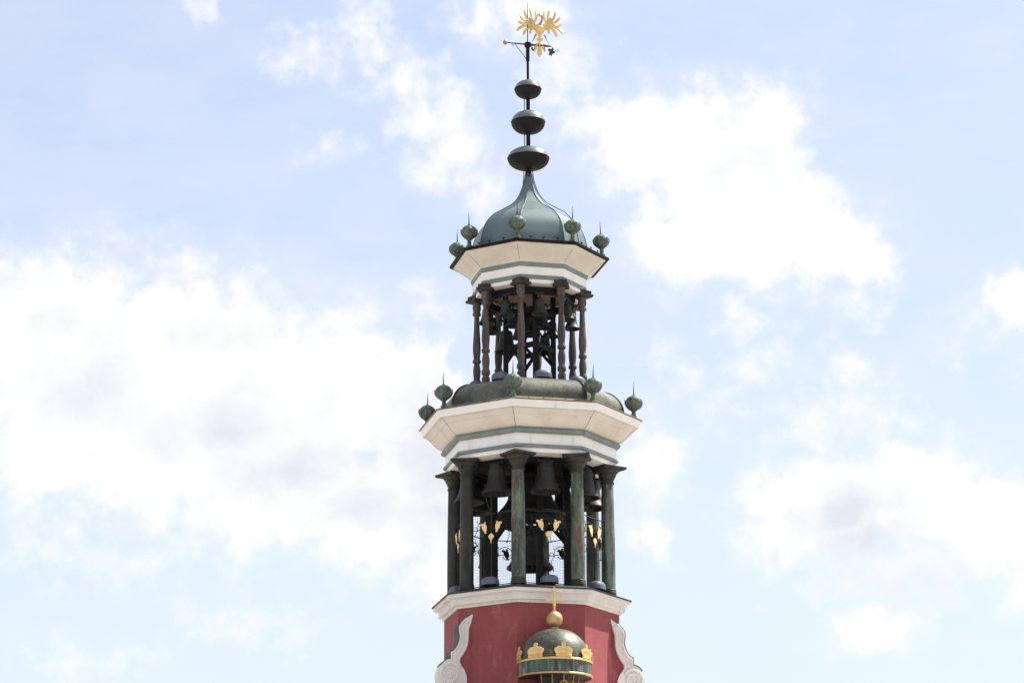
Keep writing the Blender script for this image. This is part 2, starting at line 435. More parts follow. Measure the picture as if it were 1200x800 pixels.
def spline(pts, sub=6, closed=False):
    """Catmull-Rom through 2-D or 3-D points"""
    P = [Vector(p) for p in pts]
    n = len(P)
    out = []
    rng = range(n) if closed else range(n - 1)
    for i in rng:
        p0 = P[(i - 1) % n] if (closed or i > 0) else P[0]
        p1, p2 = P[i], P[(i + 1) % n]
        p3 = P[(i + 2) % n] if (closed or i + 2 < n) else P[-1]
        for k in range(sub):
            t = k / sub
            out.append(0.5 * ((2 * p1) + (p2 - p0) * t + (2 * p0 - 5 * p1 + 4 * p2 - p3) * t * t + (3 * p1 - p0 - 3 * p2 + p3) * t ** 3))
    if not closed:
        out.append(P[-1])
    return out


def obj(name, bm, mat, parent=None, loc=(0, 0, 0), rz=0.0, sharp=32, flat=False):
    bmesh.ops.recalc_face_normals(bm, faces=bm.faces[:])
    lim = radians(sharp)
    for f in bm.faces:
        f.smooth = not flat
    for e in bm.edges:
        if e.smooth and len(e.link_faces) == 2:
            e.smooth = e.calc_face_angle(0.0) < lim
    me = bpy.data.meshes.new(name)
    bm.to_mesh(me)
    bm.free()
    me.materials.append(M[mat])
    o = bpy.data.objects.new(name, me)
    C.objects.link(o)
    o.location = loc
    o.rotation_euler = (0, 0, rz)
    if parent is not None:
        o.parent = parent
    return o


def thing(name, label, cat, loc=(0, 0, 0), rz=0.0, group=None):
    o = bpy.data.objects.new(name, None)
    o.empty_display_size = 0.3
    C.objects.link(o)
    o.location = loc
    o.rotation_euler = (0, 0, rz)
    o['label'] = label
    o['category'] = cat
    if group:
        o['group'] = group
    return o


def dup(o, parent=None, loc=None, rz=None, label=None):
    """copy of an object with copies of its children, to any depth"""
    c = o.copy()
    C.objects.link(c)
    if parent is not None:
        c.parent = parent
    if loc is not None:
        c.location = loc
    if rz is not None:
        c.rotation_euler = (0, 0, rz)
    if label:
        c['label'] = label
    for ch in list(o.children):
        dup(ch, c)
    return c


# ------------------------------------------------------------------ ground
bm = bmesh.new()
bmesh.ops.create_grid(bm, x_segments=4, y_segments=4, size=2500)
g = obj('ground', bm, 'ground')
g['kind'] = 'structure'

# ------------------------------------------------------------------ the tower
T = thing('carillon_tower', 'octagonal red plaster tower with two open belfries, cream cornices and green copper domes', 'tower')

FDIR = TH0 + radians(22.5)                        # direction the main front faces
# lower storey, square, below the picture
bm = bmesh.new()
box(bm, (0, 0, 6.0), (6.6, 6.0, 12.0), FDIR)
obj('lower_storey', bm, 'red', T)
bm = bmesh.new()
box(bm, (0, 0, 12.12), (7.1, 6.5, 0.24), FDIR)
box(bm, (0, 0, 12.30), (6.8, 6.2, 0.12), FDIR)
obj('storey_cornice', bm, 'stone', T)

# red octagonal shaft
obj('shaft_wall', octa([(2.225, 12.36), (2.225, 15.20), (0, 15.20)]), 'red', T)
# cornice on the shaft
prof = [(2.0, 15.075), (2.265, 15.075), (2.272, 15.12), (2.285, 15.125)]
for k in range(9):
    t = k / 8
    prof.append((2.295 + 0.16 * t + 0.035 * sin(2 * pi * t), 15.13 + 0.17 * t - 0.03 * sin(2 * pi * t)))
prof += [(2.47, 15.305), (2.50, 15.32), (2.515, 15.40), (2.0, 15.40)]
obj('shaft_cornice', octa(prof, closed=True), 'stone', T)
obj('cornice_roof', octa([(2.0, 15.403), (2.545, 15.403), (2.55, 15.432), (2.2, 15.53), (2.1, 15.56), (0, 15.58)]), 'copper_dark', T)

# ---- lower belfry: eight patinated columns
ROT = [TH0 + radians(45 * k) for k in range(8)]


def abacus(bm, z0, z1, tip, out=1.0):
    """slab with a corner pointing outwards (local -Y is outwards)"""
    o = [(0, -tip * out), (tip * 0.92, 0), (0, tip * out), (-tip * 0.92, 0)]
    lo = [bm.verts.new((x * 0.90, y * 0.90, z0)) for x, y in o]
    md = [bm.verts.new((x, y, z0 + (z1 - z0) * 0.35)) for x, y in o]
    hi = [bm.verts.new((x, y, z1)) for x, y in o]
    bm.faces.new(list(reversed(lo)))
    bm.faces.new(hi)
    for A, B in ((lo, md), (md, hi)):
        for k in range(4):
            bm.faces.new((A[k], A[(k + 1) % 4], B[(k + 1) % 4], B[k]))
    return bm


Z0 = 15.56
col = obj('column', turn([(0.172, 0.16), (0.176, 0.5), (0.174, 1.2), (0.166, 2.0), (0.152, 2.93)], 32), 'copper_green', T, pol(1.97, 0, Z0), ROT[0])
cap = turn([(0.150, 2.86), (0.175, 2.87), (0.178, 2.90), (0.158, 2.92), (0.158, 2.97), (0.178, 2.985), (0.186, 3.02), (0.198, 3.05), (0.222, 3.075), (0.226, 3.10), (0.212, 3.11),
            (0.245, 3.14), (0.285, 3.18), (0.295, 3.20), (0.31, 3.215), (0.15, 3.215)], 32)
obj('capital', cap, 'copper_dark', col)
obj('abacus', abacus(bmesh.new(), 3.222, 3.300, 0.50), 'copper_dark', col)
obj('column_base', turn([(0.15, 0.0), (0.192, 0.0), (0.196, 0.05), (0.192, 0.09), (0.183, 0.10), (0.186, 0.125), (0.184, 0.145), (0.174, 0.165), (0.15, 0.18)], 32), 'copper_dark', col)
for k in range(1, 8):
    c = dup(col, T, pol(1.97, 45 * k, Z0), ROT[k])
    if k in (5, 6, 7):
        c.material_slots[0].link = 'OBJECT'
        c.material_slots[0].material = M['copper_brown']  # these three columns get a darker, browner colour
        c['label'] = 'column of darker brown copper'

# ---- lower entablature
ent = obj('entablature', octa([(1.55, 18.865), (2.185, 18.865), (2.185, 18.93), (2.20, 18.935), (2.20, 19.40), (1.55, 19.40)], closed=True), 'white', T)
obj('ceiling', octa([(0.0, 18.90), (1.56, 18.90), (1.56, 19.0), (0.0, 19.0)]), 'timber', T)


def torus_band(r0, z0, z1, bulge, inner):
    p = [(inner, z0), (r0, z0)]
    for k in range(9):
        a = -pi / 2 + pi * k / 8
        p.append((r0 + 0.012 + bulge * cos(a), (z0 + z1) / 2 + (z1 - z0) / 2 * 0.94 * sin(a)))
    p += [(r0, z1), (inner, z1)]
    return octa(p, closed=True)


obj('grey_moulding', torus_band(2.215, 18.965, 19.065, 0.035, 2.10), 'greygreen', T)
obj('grey_moulding', torus_band(2.235, 19.335, 19.475, 0.075, 2.10), 'greygreen', T)
pr = [(1.9, 19.41), (2.24, 19.478), (2.27, 19.485)]
for k in range(11):
    t = k / 10
    pr.append((2.285 + 0.27 * t, 19.49 + 0.17 * (t ** 1.7) + 0.05 * t))
pr += [(2.565, 19.735), (2.60, 19.745), (2.62, 19.775), (2.66, 19.80), (2.70, 19.845), (2.775, 19.858), (1.9, 19.858)]
obj('cornice_soffit', octa(pr, closed=True), 'soffit', T)
pr0 = pr[2:-1]
obj('fascia', octa([(2.3, 19.862), (2.79, 19.862), (2.80, 19.87), (2.815, 19.93), (2.845, 20.00), (2.865, 20.035), (2.3, 20.035)], closed=True), 'white', T)
rf = obj('cornice_roof', octa([(2.2, 20.038), (2.885, 20.038), (2.90, 20.052), (2.895, 20.066), (2.45, 20.21), (2.2, 20.24)]), 'edge_brown', T)
pr = [(2.42, 20.205)]
for k in range(13):
    a = (pi / 2) * k / 12
    pr.append((1.74 + 0.66 * cos(a) ** 0.9, 20.25 + 0.60 * sin(a)))
pr += [(1.55, 20.90), (0.0, 20.93)]
sk = obj('skirt_roof', octa(pr), 'copper_roof', T)
for k in range(8):
    bm = bmesh.new()
    pts = []
    for j in range(13):
        a = (pi / 2) * j / 12
        pts.append(pol(1.745 + 0.665 * cos(a) ** 0.9, 45 * k, 20.25 + 0.605 * sin(a)))
    tube(bm, pts, 0.022, 6)
    obj('hip_roll', bm, 'copper_dark', sk)
bm = bmesh.new()
for k in range(8):
    for s in (-0.62, -0.2, 0.25, 0.7):
        c = (pol(2.86, 45 * k, 20.08) + pol(2.86, 45 * k + 45, 20.08)) / 2
        tdir = (pol(1, 45 * k + 45) - pol(1, 45 * k)).normalized()
        n = Vector((c.x, c.y, 0)).normalized()
        p = c + tdir * (s + random.uniform(-.1, .1)) - n * 0.05
        bm = bmesh.new()
        bar(bm, p, p + Vector((0, 0, 0.06)), 0.03)
        bar(bm, p + tdir * -0.05 + Vector((0, 0, 0.05)), p + tdir * 0.05 + Vector((0, 0, 0.05)), 0.018)
        obj('snow_guard', bm, 'edge_brown', T)

for k in range(8):
    bm = bmesh.new()
    tube(bm, [pol(r + 0.001, 45 * k, z) for r, z in pr0], 0.006, 4)
    obj('mitre_joint', bm, 'edge_brown', T)

# ---- upper belfry: turned wooden columns
prof_px = [(700, 29), (652, 29), (648, 22), (640, 21), (632, 28), (624, 31), (606, 31), (598, 24), (588, 23), (565, 26), (540, 27.5), (515, 25), (495, 20), (487, 19),
           (484, 28), (476, 30), (466, 30), (460, 23), (440, 24), (410, 27.5), (380, 28.5), (350, 27), (300, 23.5), (250, 20.5), (200, 18.5), (168, 18), (163, 27), (156, 31),
           (146, 30), (140, 24), (132, 26), (118, 30), (108, 31), (98, 28), (92, 30), (80, 33), (76, 33)]
prof = [(hw * 0.00362, (700 - y) / 624 * 2.47) for y, hw in prof_px]
ZU = 20.92
ucol = obj('baluster_column', turn([(0.05, prof[0][1])] + prof + [(0.05, prof[-1][1])], 28), 'wood', T, pol(1.38, 0, ZU), ROT[0], sharp=50)
bm = abacus(bmesh.new(), 2.47, 2.545, 0.30)
abacus(bm, 2.548, 2.64, 0.245)
obj('abacus', bm, 'copper_dark', ucol)
for k in range(1, 8):
    dup(ucol, T, pol(1.38, 45 * k, ZU), ROT[k])

# ---- upper entablature
obj('entablature', octa([(1.12, 23.46), (1.455, 23.46), (1.455, 23.555), (1.12, 23.555)], closed=True), 'white', T)
obj('grey_moulding', octa([(1.12, 23.558), (1.475, 23.558), (1.505, 23.60), (1.49, 23.66), (1.12, 23.66)], closed=True), 'greygreen', T)
obj('frieze', octa([(1.12, 23.663), (1.475, 23.663), (1.485, 23.70), (1.50, 23.75), (1.50, 23.872), (1.12, 23.872)], closed=True), 'white', T)
obj('grey_moulding', octa([(1.12, 23.875), (1.51, 23.875), (1.525, 23.90), (1.545, 23.95), (1.54, 23.985), (1.12, 23.985)], closed=True), 'greygreen', T)
obj('cornice_soffit', octa([(1.2, 23.99), (1.535, 23.988), (1.56, 24.03), (1.60, 24.075), (1.66, 24.12), (1.90, 24.285), (1.95, 24.31), (1.99, 24.345), (2.0, 24.372), (1.2, 24.372)], closed=True), 'soffit', T)
for k in range(8):
    obj('mitre_joint', tube(bmesh.new(), [pol(r, 45 * k, z) for r, z in ((1.56, 24.03), (1.60, 24.075), (1.66, 24.12), (1.90, 24.285), (1.95, 24.31))], 0.005, 4), 'edge_brown', T)
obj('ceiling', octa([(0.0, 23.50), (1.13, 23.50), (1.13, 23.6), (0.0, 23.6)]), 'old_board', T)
obj('cornice_roof', octa([(1.3, 24.375), (2.09, 24.375), (2.105, 24.385), (2.10, 24.430), (1.6, 24.60), (1.3, 24.62)]), 'edge', T)
bm = bmesh.new()
for k in range(8):
    for s in (-0.4, 0.0, 0.38):
        c = (pol(2.0, 45 * k, 24.48) + pol(2.0, 45 * k + 45, 24.48)) / 2
        tdir = (pol(1, 45 * k + 45) - pol(1, 45 * k)).normalized()
        p = c + tdir * (s + random.uniform(-.08, .08))
        bm = bmesh.new()
        bar(bm, p, p + Vector((0, 0, 0.05)), 0.028)
        bar(bm, p + tdir * -0.05 + Vector((0, 0, 0.045)), p + tdir * 0.05 + Vector((0, 0, 0.045)), 0.016)
        obj('snow_guard', bm, 'edge', T)

# onion dome
dome_pts = [(1.555, 24.57), (1.505, 24.85), (1.38, 25.22), (1.13, 25.52), (0.80, 25.74), (0.50, 25.95), (0.28, 26.22), (0.16, 26.50), (0.11, 26.67), (0.085, 26.84)]
dp = [(v[0], v[1]) for v in spline([(a, b, 0) for a, b in dome_pts], 12)]
dome = obj('onion_dome', octa(dp + [(0.0, 26.86)]), 'copper_sheet', T)
for k in range(8):
    obj('hip_roll', tube(bmesh.new(), [pol(r + 0.002, 45 * k, z) for r, z in dp], 0.013, 6), 'copper_sheet', dome)

# spire with three balls
sp = obj('spire_pole', turn([(0.092, 26.70), (0.088, 26.85), (0.060, 27.05), (0.056, 27.5), (0.054, 28.3), (0.050, 29.2), (0.046, 29.47), (0.0, 29.48)], 16), 'ball', T)


def spire_ball(z, a, b):
    lo = [(0.0, z - b)]
    for k in range(1, 13):
        t = -pi / 2 + (pi / 2) * k / 12
        lo.append((a * cos(t) ** 0.80, z + b * sin(t)))
    lo += [(a + 0.012, z + 0.004), (a + 0.012, z + 0.016), (0.05, z + 0.018)]
    hi = [(0.05, z + 0.020), (a + 0.004, z + 0.020)]
    for k in range(1, 12):
        t = (pi / 2) * k / 12
        hi.append(((a - 0.006) * cos(t) ** 0.86, z + 0.02 + b * 0.98 * sin(t)))
    hi.append((0.0, z + 0.02 + b * 0.98))
    r = bpy.data.objects.new('spire_ball', None)
    C.objects.link(r)
    r.parent = T
    obj('lower_shell', turn(lo, 48), 'ball', r)
    obj('upper_shell', turn(hi, 48), 'ball_top', r)  # upper half coloured lighter grey, lower half near black


for z, a, b in ((29.205, 0.352, 0.235), (28.28, 0.445, 0.295), (27.27, 0.545, 0.285)):
    spire_ball(z, a, b)

# lightning cables
bm = bmesh.new()
pts = [pol(r + 0.055, 62, z + 0.02) for r, z in dp[::-1]]
pts = [Vector((0.09, -0.03, 27.0))] + pts
tube(bm, pts, 0.011, 6)
obj('lightning_cable', bm, 'iron', T)
bm = bmesh.new()
tube(bm, [(-0.10, -0.06, 28.95), (-0.095, -0.06, 28.3), (-0.10, -0.06, 27.6), (-0.11, -0.07, 27.0), (-0.125, -0.08, 26.75), (-0.15, -0.09, 26.45)], 0.011, 6)
obj('lightning_cable', bm, 'iron', T)


# ball finials on the eaves
def finial(R, zroof, zball, r, deg):
    n = 80
    top = []
    for k in range(1, 20):
        t = -pi / 2 + pi * k / 20
        top.append((r * 1.03 * cos(t), r * 0.92 * sin(t)))
    f = obj('ball_finial', turn([(0.03, -r * 0.92)] + top + [(0.02, r * 0.92)], n, rmod=lambda k, z: 1.0 + 0.05 * abs(cos(pi * k * 10 / n)) - 0.03), 'finial_green', T, pol(R, deg, zball), TH0 + radians(deg), sharp=60)
    h = zball - zroof
    obj('stem', turn([(0.085, -h - 0.02), (0.085, -h + 0.03), (0.055, -h + 0.05), (0.05, -r * 1.13), (0.085, -r * 1.01), (0.09, -r * 0.95), (0.05, -r * 0.88)], 16), 'finial_green', f)
    obj('spike', turn([(0.045, r * 0.86), (0.04, r * 0.96), (0.016, r * 1.03), (0.012, r * 1.6), (0.003, r * 0.94 + 0.34), (0, r * 0.94 + 0.36)], 10), 'iron', f)
    bm = bmesh.new()                                 # leaf cup under the ball
    for k in range(10):
        a0 = 2 * pi * (k + 0.5) / 10
        rows = []
        for q in range(8):
            t = q / 7
            s0 = -1.25 + 1.6 * t
            w = 0.30 * (0.55 + 0.9 * t) * (1.0 if t < 0.6 else max(0.04, 1 - ((t - 0.6) / 0.4) ** 2)) / max(0.35, cos(s0))
            lift = 1.05 + 0.07 * t
            rows.append([bm.verts.new((r * lift * g * cos(s0) * sin(a0 + da), -r * lift * g * cos(s0) * cos(a0 + da), r * 0.92 * lift * g * sin(s0)))
                         for da, g in ((-w, 0.99), (0, 1.05), (w, 0.99), (0, 0.94))])
        for A, B in zip(rows[:-1], rows[1:]):
            for q in range(4):
                bm.faces.new((A[q], A[(q + 1) % 4], B[(q + 1) % 4], B[q]))
        bm.faces.new(rows[0])
        bm.faces.new(rows[-1][::-1])
    obj('leaf_cup', bm, 'finial_green', f)
    return f


f1 = finial(2.675, 20.14, 20.53, 0.205, 0)
for k in (-2, -1, 1, 2):
    c = dup(f1, T, pol(2.675, 45 * k, 20.53))
    c.rotation_euler = (radians(random.uniform(-3, 3)), radians(random.uniform(-3, 3)), TH0 + radians(62 * k))
f2 = finial(1.895, 24.50, 24.90, 0.195, 0)
for k in (-2, -1, 1, 2):
    c = dup(f2, T, pol(1.895, 45 * k, 24.90))
    c.rotation_euler = (radians(random.uniform(-3, 3)), radians(random.uniform(-3, 3)), TH0 + radians(56 * k))


# ------------------------------------------------------------------ bell frames (part of the tower)
def frame_posts(R, z0, z1, w, zb, brace, zb2=None):
    P = [pol(R, 22.5 + 90 * k) for k in range(4)]
    root = None
    for k in range(4):
        bm = bmesh.new()
        box(bm, (0, 0, (z0 + z1) / 2), (w, w, z1 - z0))
        o = obj('frame_post', bm, 'timber', None, (0, 0, 0), 0)
        if root is None:
            root = bpy.data.objects.new('bell_frame', None)
            C.objects.link(root)
            root.parent = T
        o.parent = root
        o.location = P[k]
        o.rotation_euler = (0, 0, FDIR)
    for k in range(4):
        a, b = P[k], P[(k + 1) % 4]
        for z in zb:
            obj('frame_beam', bar(bmesh.new(), Vector((a.x, a.y, z)), Vector((b.x, b.y, z)), w * 0.8, w * 1.1), 'timber', root)
        d = (b - a).normalized()
        zt = zb[0] - w * 0.3
        for p, s in ((a, 1), (b, -1)):
            bm = bar(bmesh.new(), Vector((p.x, p.y, zt - brace)) + d * s * 0.03, Vector((p.x, p.y, zt)) + d * s * brace * 0.95, w * 0.6, w * 0.6)
            obj('knee_brace', bm, 'timber', root)
    return root


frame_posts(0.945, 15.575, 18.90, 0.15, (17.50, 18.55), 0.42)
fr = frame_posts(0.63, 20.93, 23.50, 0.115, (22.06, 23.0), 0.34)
for s in (0, 90):
    a, b = pol(0.63, 22.5 + s, 22.62 + 0.0006 * s), pol(0.63, 202.5 + s, 22.62 + 0.0006 * s)
    obj('cross_beam', bar(bmesh.new(), a, b, 0.09, 0.11), 'timber', fr)
# ring beams that the outer bells hang from
obj('hanging_ring', octa([(1.50, 18.72), (1.70, 18.72), (1.70, 18.86), (1.50, 18.86)], closed=True), 'timber', T)
obj('hanging_ring', octa([(1.06, 23.26), (1.20, 23.26), (1.20, 23.42), (1.06, 23.42)], closed=True), 'timber', T)


# ------------------------------------------------------------------ iron grilles with gilded leaves in the lower openings
def leaf_outline(w, h, flip=1):
    pts = [(-0.02, -0.50), (0.06, -0.44), (0.10, -0.36), (0.04, -0.33), (0.22, -0.22), (0.36, -0.02), (0.38, 0.18), (0.30, 0.34), (0.48, 0.36), (0.36, 0.46), (0.16, 0.42), (0.06, 0.30),
           (-0.06, 0.42), (-0.26, 0.50), (-0.46, 0.46), (-0.50, 0.32), (-0.38, 0.36), (-0.30, 0.28), (-0.36, 0.10), (-0.32, -0.12), (-0.20, -0.26), (-0.22, -0.36), (-0.12, -0.46)]
    ca, sa = cos(0.34), sin(0.34)
    o = [(flip * (u * w * ca - v * h * sa), u * w * sa + v * h * ca) for u, v in pts]
    return o if flip > 0 else o[::-1]


def drop_outline(w, h):
    pts = [(0, -0.52), (0.07, -0.34), (0.12, -0.14), (0.30, 0.0), (0.46, 0.14), (0.50, 0.30), (0.36, 0.36), (0.28, 0.46), (0.10, 0.52), (-0.10, 0.52), (-0.28, 0.46), (-0.36, 0.36), (-0.50, 0.30), (-0.46, 0.14), (-0.30, 0.0), (-0.12, -0.14), (-0.07, -0.34)]
    return [(u * w, v * h) for u, v in pts]


def fl(cx, cz, y):
    return lambda u, v, d: Vector((cx + u, y + d - 0.05 * max(0, 0.08 - abs(u)), cz + v))


def arc(cx, cz, r0, r1, a0, a1, n=18, y=0.0):
    return [Vector((cx + (r0 + (r1 - r0) * k / n) * cos(radians(a0 + (a1 - a0) * k / n)), y, cz + (r0 + (r1 - r0) * k / n) * sin(radians(a0 + (a1 - a0) * k / n)))) for k in range(n + 1)]


AP = 1.97 * cos(pi / 8)
bm = bmesh.new()
HW = 0.585
for z, r in ((1.86, 0.014), (1.48, 0.010), (0.05, 0.012)):
    tube(bm, [(-HW, 0, z), (HW, 0, z)], r, 6)
for s in (-1, 1):
    tube(bm, [(s * (HW - 0.012), 0, 0.0), (s * (HW - 0.012), 0, 1.88)], 0.012, 6)
gr = obj('iron_grille', bm, 'iron', T, pol(AP, 22.5, 15.56), FDIR)
bm = bmesh.new()
nx, nz = 16, 25
for k in range(1, nx):
    x = -HW + 2 * HW * k / nx
    bar(bm, (x, 0.012, 0.05), (x, 0.012, 1.86), 0.0024)
for k in range(1, nz):
    z = 0.05 + 1.81 * k / nz
    bar(bm, (-HW, 0.016, z), (HW, 0.016, z), 0.0024)
obj('wire_mesh', bm, 'iron', gr)
for s in (-1, 1):
    bm = bmesh.new()
    Xm = lambda pts: [Vector((s * p.x, p.y, p.z)) for p in pts]
    tube(bm, Xm(arc(0.215, 1.50, 0.215, 0.10, 40, 330, 26, -0.02)), 0.011, 6)
    tube(bm, Xm([Vector((0.43, -0.02, 1.72)), Vector((0.40, -0.02, 1.60)), Vector((0.43, -0.02, 1.46)), Vector((0.50, -0.02, 1.34)), Vector((0.49, -0.02, 1.20)), Vector((0.44, -0.02, 1.10))]), 0.009, 6)
    tube(bm, Xm([Vector((0.10, -0.02, 1.34)), Vector((0.05, -0.02, 1.24)), Vector((0.07, -0.02, 1.10))]), 0.009, 6)
    tube(bm, Xm([Vector((0.40, -0.02, 1.44)), Vector((0.46, -0.02, 1.56)), Vector((0.54, -0.02, 1.56)), Vector((0.55, -0.02, 1.48))]), 0.008, 6)
    bmesh.ops.create_icosphere(bm, subdivisions=1, radius=0.024, matrix=Matrix.Translation((s * 0.07, -0.02, 1.09)))
    bmesh.ops.create_icosphere(bm, subdivisions=1, radius=0.024, matrix=Matrix.Translation((s * 0.44, -0.02, 1.09)))
    plate(bm, leaf_outline(0.19, 0.32, -s), 0.016, fl(s * 0.20, 1.50, -0.028))
    obj('scroll', bm, 'iron', gr)
    bm = bmesh.new()
    plate(bm, leaf_outline(0.185, 0.30, -s), 0.018, fl(s * 0.19, 1.50, -0.060))
    obj('gold_leaf', bm, 'gold_pale', gr, sharp=20)
bm = bmesh.new()
plate(bm, drop_outline(0.16, 0.24), 0.02, fl(0.0, 1.22, -0.055))
obj('gold_leaf', bm, 'gold_pale', gr, sharp=20)
for k in range(1, 8):
    dup(gr, T, pol(AP, 22.5 + 45 * k, 15.56), FDIR + radians(45 * k))


# ------------------------------------------------------------------ volute brackets on the shaft
def FR(L, dep, z):
    """front frame: L sideways, dep towards the front"""
    return Vector((L * cos(FDIR) + dep * sin(FDIR), L * sin(FDIR) - dep * cos(FDIR), z))


def crop2(px, py):
    X = (px / 9.41 + 680 - 622.6) / 47.2
    L = (X - 0.266) / cos(FDIR)
    z = 14.92 - (py - 90) / 9.41 / 47.2 / 0.965
    return L, z


outer = [(322, 88), (365, 112), (410, 140), (455, 185), (488, 232), (486, 285), (478, 340), (486, 390), (502, 432), (525, 470), (545, 492), (574, 500), (576, 545), (575, 577), (612, 585), (645, 605), (675, 640), (695, 685), (705, 740), (700, 800), (680, 850), (640, 890), (600, 905)]
inner = [(420, 905), (402, 850), (398, 800), (405, 745), (425, 690), (452, 655), (470, 632), (474, 605), (470, 575), (440, 530), (412, 485), (392, 435), (381, 385), (378, 320), (376, 258), (362, 220), (352, 180), (340, 135)]
vol_out = [crop2(*p) for p in outer + inner]
zb = 12.36
vol_out = vol_out[:len(outer)] + [(2.62, zb + 0.35), (2.75, zb), (1.95, zb)] + vol_out[len(outer):]


def volute(s):
    fr = lambda u, v, d: FR(s * u, 0.90 + d, v)
    bm = bmesh.new()
    plate(bm, vol_out, 0.5, fr)
    o = obj('volute_bracket', bm, 'stone', T, sharp=40)
    bm = bmesh.new()
    cx, cz = crop2(580, 735)
    pts = []
    for k in range(70):
        t = k / 69
        a = radians(150 - 820 * t)
        r = 0.255 * (1 - t) ** 0.85 + 0.012
        pts.append(FR(s * (cx + r * cos(a)), 1.152, cz + r * sin(a) * 1.0))
    tube(bm, pts, [0.042 * (1 - 0.5 * k / 69) for k in range(70)], 8)
    bmesh.ops.create_icosphere(bm, subdivisions=2, radius=0.035, matrix=Matrix.Translation(FR(s * cx, 1.152, cz)))
    # raised fillets following the stem
    for mixv, rr in ((0.12, 0.032), (0.50, 0.024), (0.86, 0.03)):
        oo = spline([Vector((*crop2(*p), 0)) for p in outer[2:14]], 3)
        ii = spline([Vector((*crop2(*p), 0)) for p in inner[::-1][1:13]], 3)
        m = min(len(oo), len(ii))
        pts = []
        for k in range(m):
            a = oo[int(k * (len(oo) - 1) / (m - 1))]
            b = ii[int(k * (len(ii) - 1) / (m - 1))]
            q = a.lerp(b, mixv)
            pts.append(FR(s * q.x, 1.148, q.y))
        tube(bm, pts, rr, 6)
    obj('spiral_relief', bm, 'stone', o)
    run = [crop2(*p) for p in outer[1:17]]
    bm = bmesh.new()
    rows = []
    for q, (u, v) in enumerate(run):
        a, b = Vector(run[max(q - 1, 0)]), Vector(run[min(q + 1, len(run) - 1)])
        t = (b - a).normalized()
        nn = Vector((-t.y, t.x))
        if nn.x < 0:
            nn = -nn
        rows.append([bm.verts.new(FR(s * (u + nn.x * h), dd, v + nn.y * h)) for h, dd in ((0.003, 0.64), (0.003, 1.165), (0.020, 1.165), (0.020, 0.64))])
    for A, B in zip(rows[:-1], rows[1:]):
        for q in range(4):
            bm.faces.new((A[q], A[(q + 1) % 4], B[(q + 1) % 4], B[q]))
    bm.faces.new(rows[0])
    bm.faces.new(rows[-1][::-1])
    obj('flashing', bm, 'lead', o)
    return o




def web(s):
    fr = lambda u, v, d: FR(s * u, 0.82 + d, v)
    inn = [crop2(*p) for p in inner[::-1][1:]]
    bm = bmesh.new()
    plate(bm, [(u + 0.02, v) for u, v in inn] + [(1.97, 12.37), (1.2, 12.37), (1.2, inn[0][1])], 0.56, fr)
    return obj('buttress_web', bm, 'red', T, sharp=20)


for s_ in (1, -1):
    volute(s_)
    web(s_)

# ------------------------------------------------------------------ gilded crown canopy on the front of the shaft
CC = pol(2.40, 22.5)
K = thing('crown_canopy', 'domed green copper crown canopy with gilded crown ornaments, golden orb and cross', 'canopy', (CC.x, CC.y, 13.0), FDIR)
RB = 0.905
dpz = [(RB - 0.03, 0.50)] + [((RB - 0.035) * cos(pi / 2 * k / 16) ** 0.85, 0.53 + 0.84 * sin(pi / 2 * k / 16)) for k in range(16)] + [(0.06, 1.385), (0.0, 1.39)]
obj('dome', turn(dpz, 48), 'copper_canopy', K)
obj('band', turn([(0.6, 0.20), (RB - 0.012, 0.20), (RB - 0.012, 0.50), (0.6, 0.50)], 64, closed=True), 'copper_streak', K)


def ring_torus(R, z, rz, rr, n=64):
    return turn([(R + rr * cos(2 * pi * k / 12), z + rz * sin(2 * pi * k / 12)) for k in range(12)], n, closed=True)


bm = ring_torus(RB + 0.0, 0.525, 0.026, 0.024)
obj('gold_rim', bm, 'gold', K)
obj('gold_rim', ring_torus(RB + 0.0, 0.180, 0.024, 0.026), 'gold_worn', K)
obj('underside', turn([(0.0, 0.19), (0.885, 0.19), (0.885, 0.196), (0.0, 0.196)], 48), 'copper_dark', K)
half = [(0.0, 0.0), (67, 0), (67, 22), (65, 28), (72, 40), (79, 56), (79, 72), (70, 84), (60, 83), (55, 91), (46, 98), (32, 99), (22, 96), (15, 102), (18, 110), (19, 119), (13, 131), (0, 136)]
crown = [(u * 0.00290, v * 0.00265) for u, v in half[1:]] + [(-u * 0.00290, v * 0.00265) for u, v in half[::-1][1:-1]]


def crown_frame(u, v, d):
    a = u / RB
    r = RB + 0.006 + d - 0.12 * max(0, v - 0.1)
    return Vector((sin(a) * r, -cos(a) * r, 0.552 + v))


bm = bmesh.new()
plate(bm, crown, 0.028, crown_frame)
for j in range(9):
    u = -0.165 + 0.33 * j / 8
    p0 = crown_frame(u, 0.075, 0.018)
    bmesh.ops.create_icosphere(bm, subdivisions=1, radius=0.012, matrix=Matrix.Translation(p0))
for u, v in ((-0.13, 0.17), (-0.06, 0.19), (0.06, 0.19), (0.13, 0.17), (0, 0.21), (0, 0.32)):
    bmesh.ops.create_icosphere(bm, subdivisions=1, radius=0.02, matrix=Matrix.Translation(crown_frame(u, v, 0.01)))
tube(bm, [crown_frame(u / 10 * 0.18, 0.055, 0.016) for u in range(-10, 11)], 0.008, 6)
tube(bm, [crown_frame(u / 10 * 0.18, 0.02, 0.016) for u in range(-10, 11)], 0.009, 6)
cr = obj('gold_crown', bm, 'gold', K, sharp=25)
for k in (-3, -2, -1, 1, 2, 3):
    dup(cr, K, (0, 0, 0), radians(45 * k))
obj('orb', turn([(0.0, 1.385), (0.10, 1.39), (0.105, 1.41), (0.06, 1.425)] + [(0.205 * sin(pi * k / 20), 1.605 - 0.205 * cos(pi * k / 20)) for k in range(3, 20)] + [(0.0, 1.81)], 40), 'gold_worn', K)
